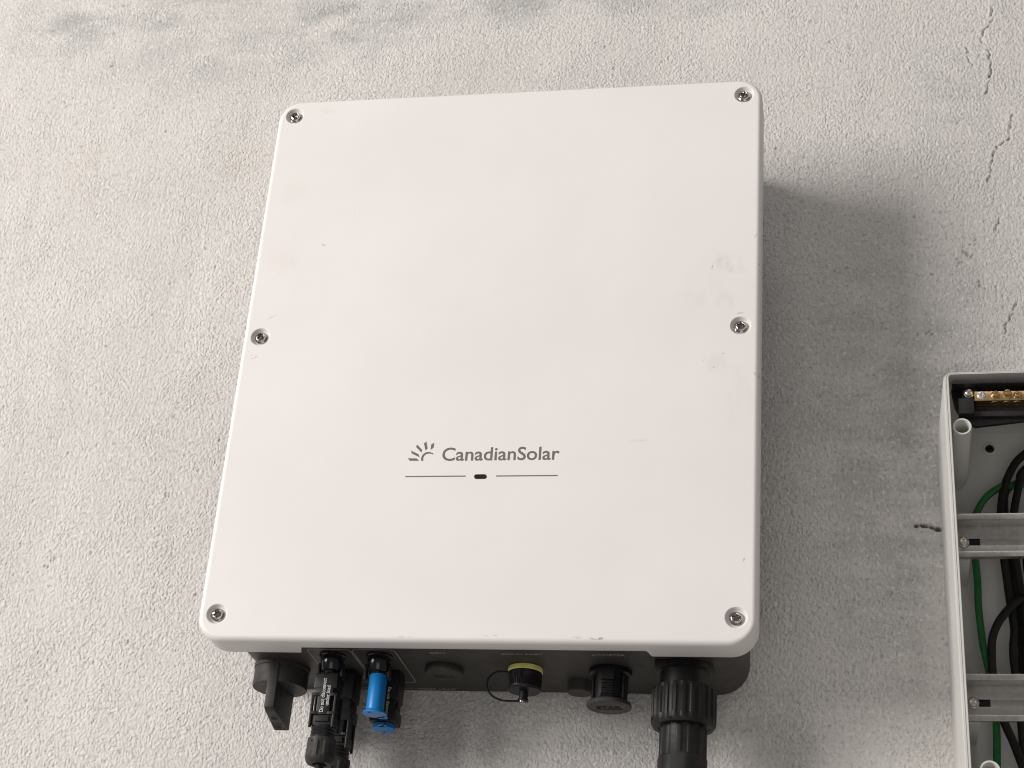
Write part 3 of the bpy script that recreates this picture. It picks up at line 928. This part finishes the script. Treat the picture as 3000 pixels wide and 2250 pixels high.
# ------------------------------------------------------------------ junction box
JR = (.3747, D, .084)
jb = thing('junction_box', 'open pale grey enclosure without a lid at the right edge', 'junction box', JR, rot=(0, -.0115, 0))
X0, X1, Z0, Z1 = .3747, .690, -.152, .2245
YR, YF = .0250, D - .005


def build_shell():
    bm = bmesh.new()
    prof = [(0, D), (.0004, D - .02), (.0012, YR + .012), (.0014, YR + .0008), (.0019, YR), (.0034, YR), (.0036, YR + .0004), (.0054, YR + .0004), (.0058, YR + .001), (.0052, YF)]
    L = []
    for ins, y in prof:
        L.append([bm.verts.new((x, y, z)) for x, z in rrect(X0, X1, Z0, Z1 + .6 * ins, .0085, ins, nc=6)])
    n = len(L[0])
    for a, b in zip(L, L[1:]):
        for k in range(n): bm.faces.new((a[k], a[(k + 1) % n], b[(k + 1) % n], b[k]))
    bm.faces.new(L[-1])
    return obj('shell', fix(bm), MGREY, jb)


shell = build_shell()
for (x, z) in ((.3893, .1772), (.3940, -.1062), (.672, .1772), (.672, -.1062)):
    bm = bmesh.new()
    lathe(bm, (x, 0, z), '+y', [(.0056, .120), (.0058, YR + .0062), (.0060, YR + .0056), (.0072, YR + .0056), (.0075, YR + .0062), (.0086, YF + .001)], seg=40, cap0=True, cap1=False)
    obj('screw_post', fix(bm), MGREY, jb)
# recessed fixing screw in the floor
bm = bmesh.new()
lathe(bm, (.4185, 0, .2075), '-y', [(.0064, -(YF - .0002)), (.0056, -(YF - .0014)), (.0042, -(YF - .0016)), (.0040, -(YF - .0006))], seg=30, cap0=False)
bs = obj('screw_boss', fix(bm), MGREY, jb)
obj('floor_screw', screw_mesh(bmesh.new(), (.4185, YF - .0004, .2075), '-y', .0038, .0012, 4, .001, 32), MBLK2, jb)

RY = .0650
rail0 = None
for zc in (.0962, -.0393):
    bm = bmesh.new()
    xl, xr = .3815, .6835
    by = RY + .0150
    bx(bm, xl, xr, RY, RY + .0011, zc + .0142, zc + .0188, .0003)
    bx(bm, xl, xr, RY + .0002, by, zc + .0139, zc + .0150, .0002)
    bx(bm, xl, xr, by - .0002, by + .0009, zc + .0030, zc + .0145, .0002)
    bx(bm, xl, xr, by - .0003, by + .0008, zc - .0145, zc - .0030, .0002)
    bx(bm, xl, .3915, by - .0001, by + .0008, zc - .0031, zc + .0031, .0001)
    bx(bm, .4010, xr, by - .0001, by + .0008, zc - .0031, zc + .0031, .0001)
    bx(bm, xl, xr, RY + .0002, by, zc - .0150, zc - .0139, .0002)
    bx(bm, xl, xr, RY, RY + .0011, zc - .0188, zc - .0142, .0003)
    r = obj('din_rail', bm, MZINC, jb)
    sc = obj('rail_screw', screw_mesh(bmesh.new(), (.3880, by - .0004, zc), '-y', .0046, .0028, 4, .0018, 48, .5), MZSCREW, r, sharp=28)
    bm = bmesh.new()
    lathe(bm, (.3860, 0, zc), '+y', [(.0062, by + .0010), (.0076, YF + .001)], seg=30, cap1=False)
    bx(bm, .3835, .3925, by + .0010, YF + .001, zc - .0165, zc + .0165, .0006)
    obj('rail_support', fix(bm), MGREY, jb)
    obj('slot_shade_plate', bx(bmesh.new(), .3926, .4035, by + .0016, by + .0030, zc - .0060, zc + .0060, .0003), MBLK, jb)  # black plate added behind the slot, its colour stands in for shade
# ejector-pin circles moulded in the floor
for (x, z) in ((.3900, .148), (.3905, .066), (.3940, .012), (.396, -.088)):
    bm = bmesh.new()
    lathe(bm, (x, 0, z), '-y', [(.0078, -(YF + .0005)), (.0078, -(YF - .00035)), (.0074, -(YF - .00035)), (.0074, -(YF - .0001))], seg=36, cap0=False)
    obj('moulding_mark', fix(bm), MGREY, jb)

# terminal bar near the top
tb = thing('terminal_bar', 'brass terminal bar with screws on a black base, inside the grey enclosure', 'terminal bar', (.386, .046, .190))
obj('mounting_plate', prism(bmesh.new(), [(.3812, .0420, .2168), (.3836, .0420, .2007), (.3880, .0420, .1915), (.3991, .0420, .1826), (.5200, .0420, .1975), (.5200, .0420, .2168)], (0, .0040, 0), .0004), MBLK, tb)
obj('ceiling_shade_strip', bx(bmesh.new(), .3815, .5200, .0272, .0418, .2146, .2166, .0003), MBLK2, tb)  # added black strip that paints the shade under the box ceiling
bm = bmesh.new()
bx(bm, .3862, .3985, .0312, .0425, .1893, .2033, .0006)
bx(bm, .3895, .4015, .0365, .0425, .2025, .2144, .0006)
bx(bm, .3980, .5150, .0365, .0425, .1893, .1938, .0005)
obj('insulator', bm, MBLK2, tb)
obj('fixing_screw', screw_mesh(bmesh.new(), (.3951, .0368, .2100), '-y', .0040, .0034, 4, .0020, 48, .5), MZSCREW, tb, sharp=28)
bar = obj('bar', bx(bmesh.new(), .3992, .5100, .0312, .0420, .2008, .2092, .0004), MBRASS, tb)
obj('clamp_screw', screw_mesh(bmesh.new(), (.4046, .0313, .2055), '-y', .0036, .0010, 4, .0008, 40, .55), MZSCREW, bar, sharp=28)
for k, x in enumerate((.4158, .4251, .4333, .4418, .4505, .459, .468)):
    obj('clamp_screw', screw_mesh(bmesh.new(), (x, .0314, .2056 + .0008 * math.sin(k * 2.1)), '-y', .0036, .0036 + .0010 * (k % 2), 4, .0016, 40, .45), MBRASS, bar, sharp=28)
    zlathe('wire_hole', x - .0006, .0362, [(.0034, .2009), (.0034, .2003), (.0026, .2003), (.0022, .2006)], MBRASS, bar, 24)

# ------------------------------------------------------------------ cables inside the box
YC = .117


def cable(name, pts, r, mat, label, group=None, y=YC):
    P = [(p[0], p[2] if len(p) > 2 else y, p[1]) for p in pts]
    o = obj(name, tube(bmesh.new(), P, r, 16), mat, None, loc=P[0])
    return tag(o, label, 'cable', group)


G = 'black cables inside the grey enclosure'
cable('black_cable', [(.500, .2120, .118), (.4700, .2110), (.4436, .1921), (.4332, .1795), (.4255, .161), (.4218, .1394), (.4215, .118), (.4221, .0971), (.4236, .0757), (.4250, .0571), (.4262, .045), (.4268, .0336), (.4250, .016), (.4257, -.0027), (.4267, -.0218), (.428, -.0441), (.4284, -.0687), (.430, -.100), (.434, -.135)], .0034, MRUB,
      'outermost black cable, curving down from upper right behind both rails', G, .116)
cable('black_cable', [(.500, .200), (.470, .197), (.4427, .1777), (.4384, .1659), (.4325, .1393), (.431, .118), (.4314, .0971), (.4331, .0758), (.435, .0572), (.4362, .03), (.4362, 0), (.4368, -.05), (.439, -.10), (.444, -.135)], .0034, MRUB,
      'second black cable, running inside and parallel to the outermost one', G, .117)
cable('black_cable', [(.500, .079, .112), (.470, .074), (.4366, .0600), (.4276, .0547), (.4159, .041), (.4093, .0267), (.4074, .0124), (.4073, -.0029), (.4082, -.0221), (.4145, -.0456), (.4207, -.0622), (.426, -.0792), (.436, -.108), (.450, -.135)], .0034, MRUB,
      'black cable looping to the left between the two rails, touching the green wire', G, .1085)
cable('black_cable', [(.500, .186), (.470, .180), (.4431, .1722), (.4341, .1685), (.4275, .1600), (.4262, .1450), (.4262, .118), (.4275, .0971), (.4290, .07), (.4325, .04), (.4318, 0), (.4325, -.05), (.434, -.10), (.438, -.135)], .0027, MRUB,
      'thin black cable behind the two curving ones, crossing above the upper rail', G, .1262)
cable('black_cable', [(.500, .160), (.470, .158), (.4490, .140), (.4425, .118), (.4405, .0971), (.4415, .07), (.4425, .03), (.4420, -.02), (.443, -.07), (.447, -.135)], .0034, MRUB,
      'black cable at the right edge, nearest the frame border', G, .120)
cable('green_wire', [(.470, .1690, .126), (.4440, .1685, .125), (.4295, .1660, .122), (.4226, .1622), (.4103, .1527), (.4023, .1395), (.3990, .1297), (.3986, .1129), (.3990, .0970), (.3999, .0757), (.3995, .0554), (.4008, .0314), (.4018, .02), (.4035, .0100), (.4054, -.0029), (.4076, -.0221), (.4088, -.0444), (.4074, -.0796), (.406, -.105), (.408, -.135)], .0030, MGREEN,
      'green earth wire running down the left side of the enclosure', None, .1165)
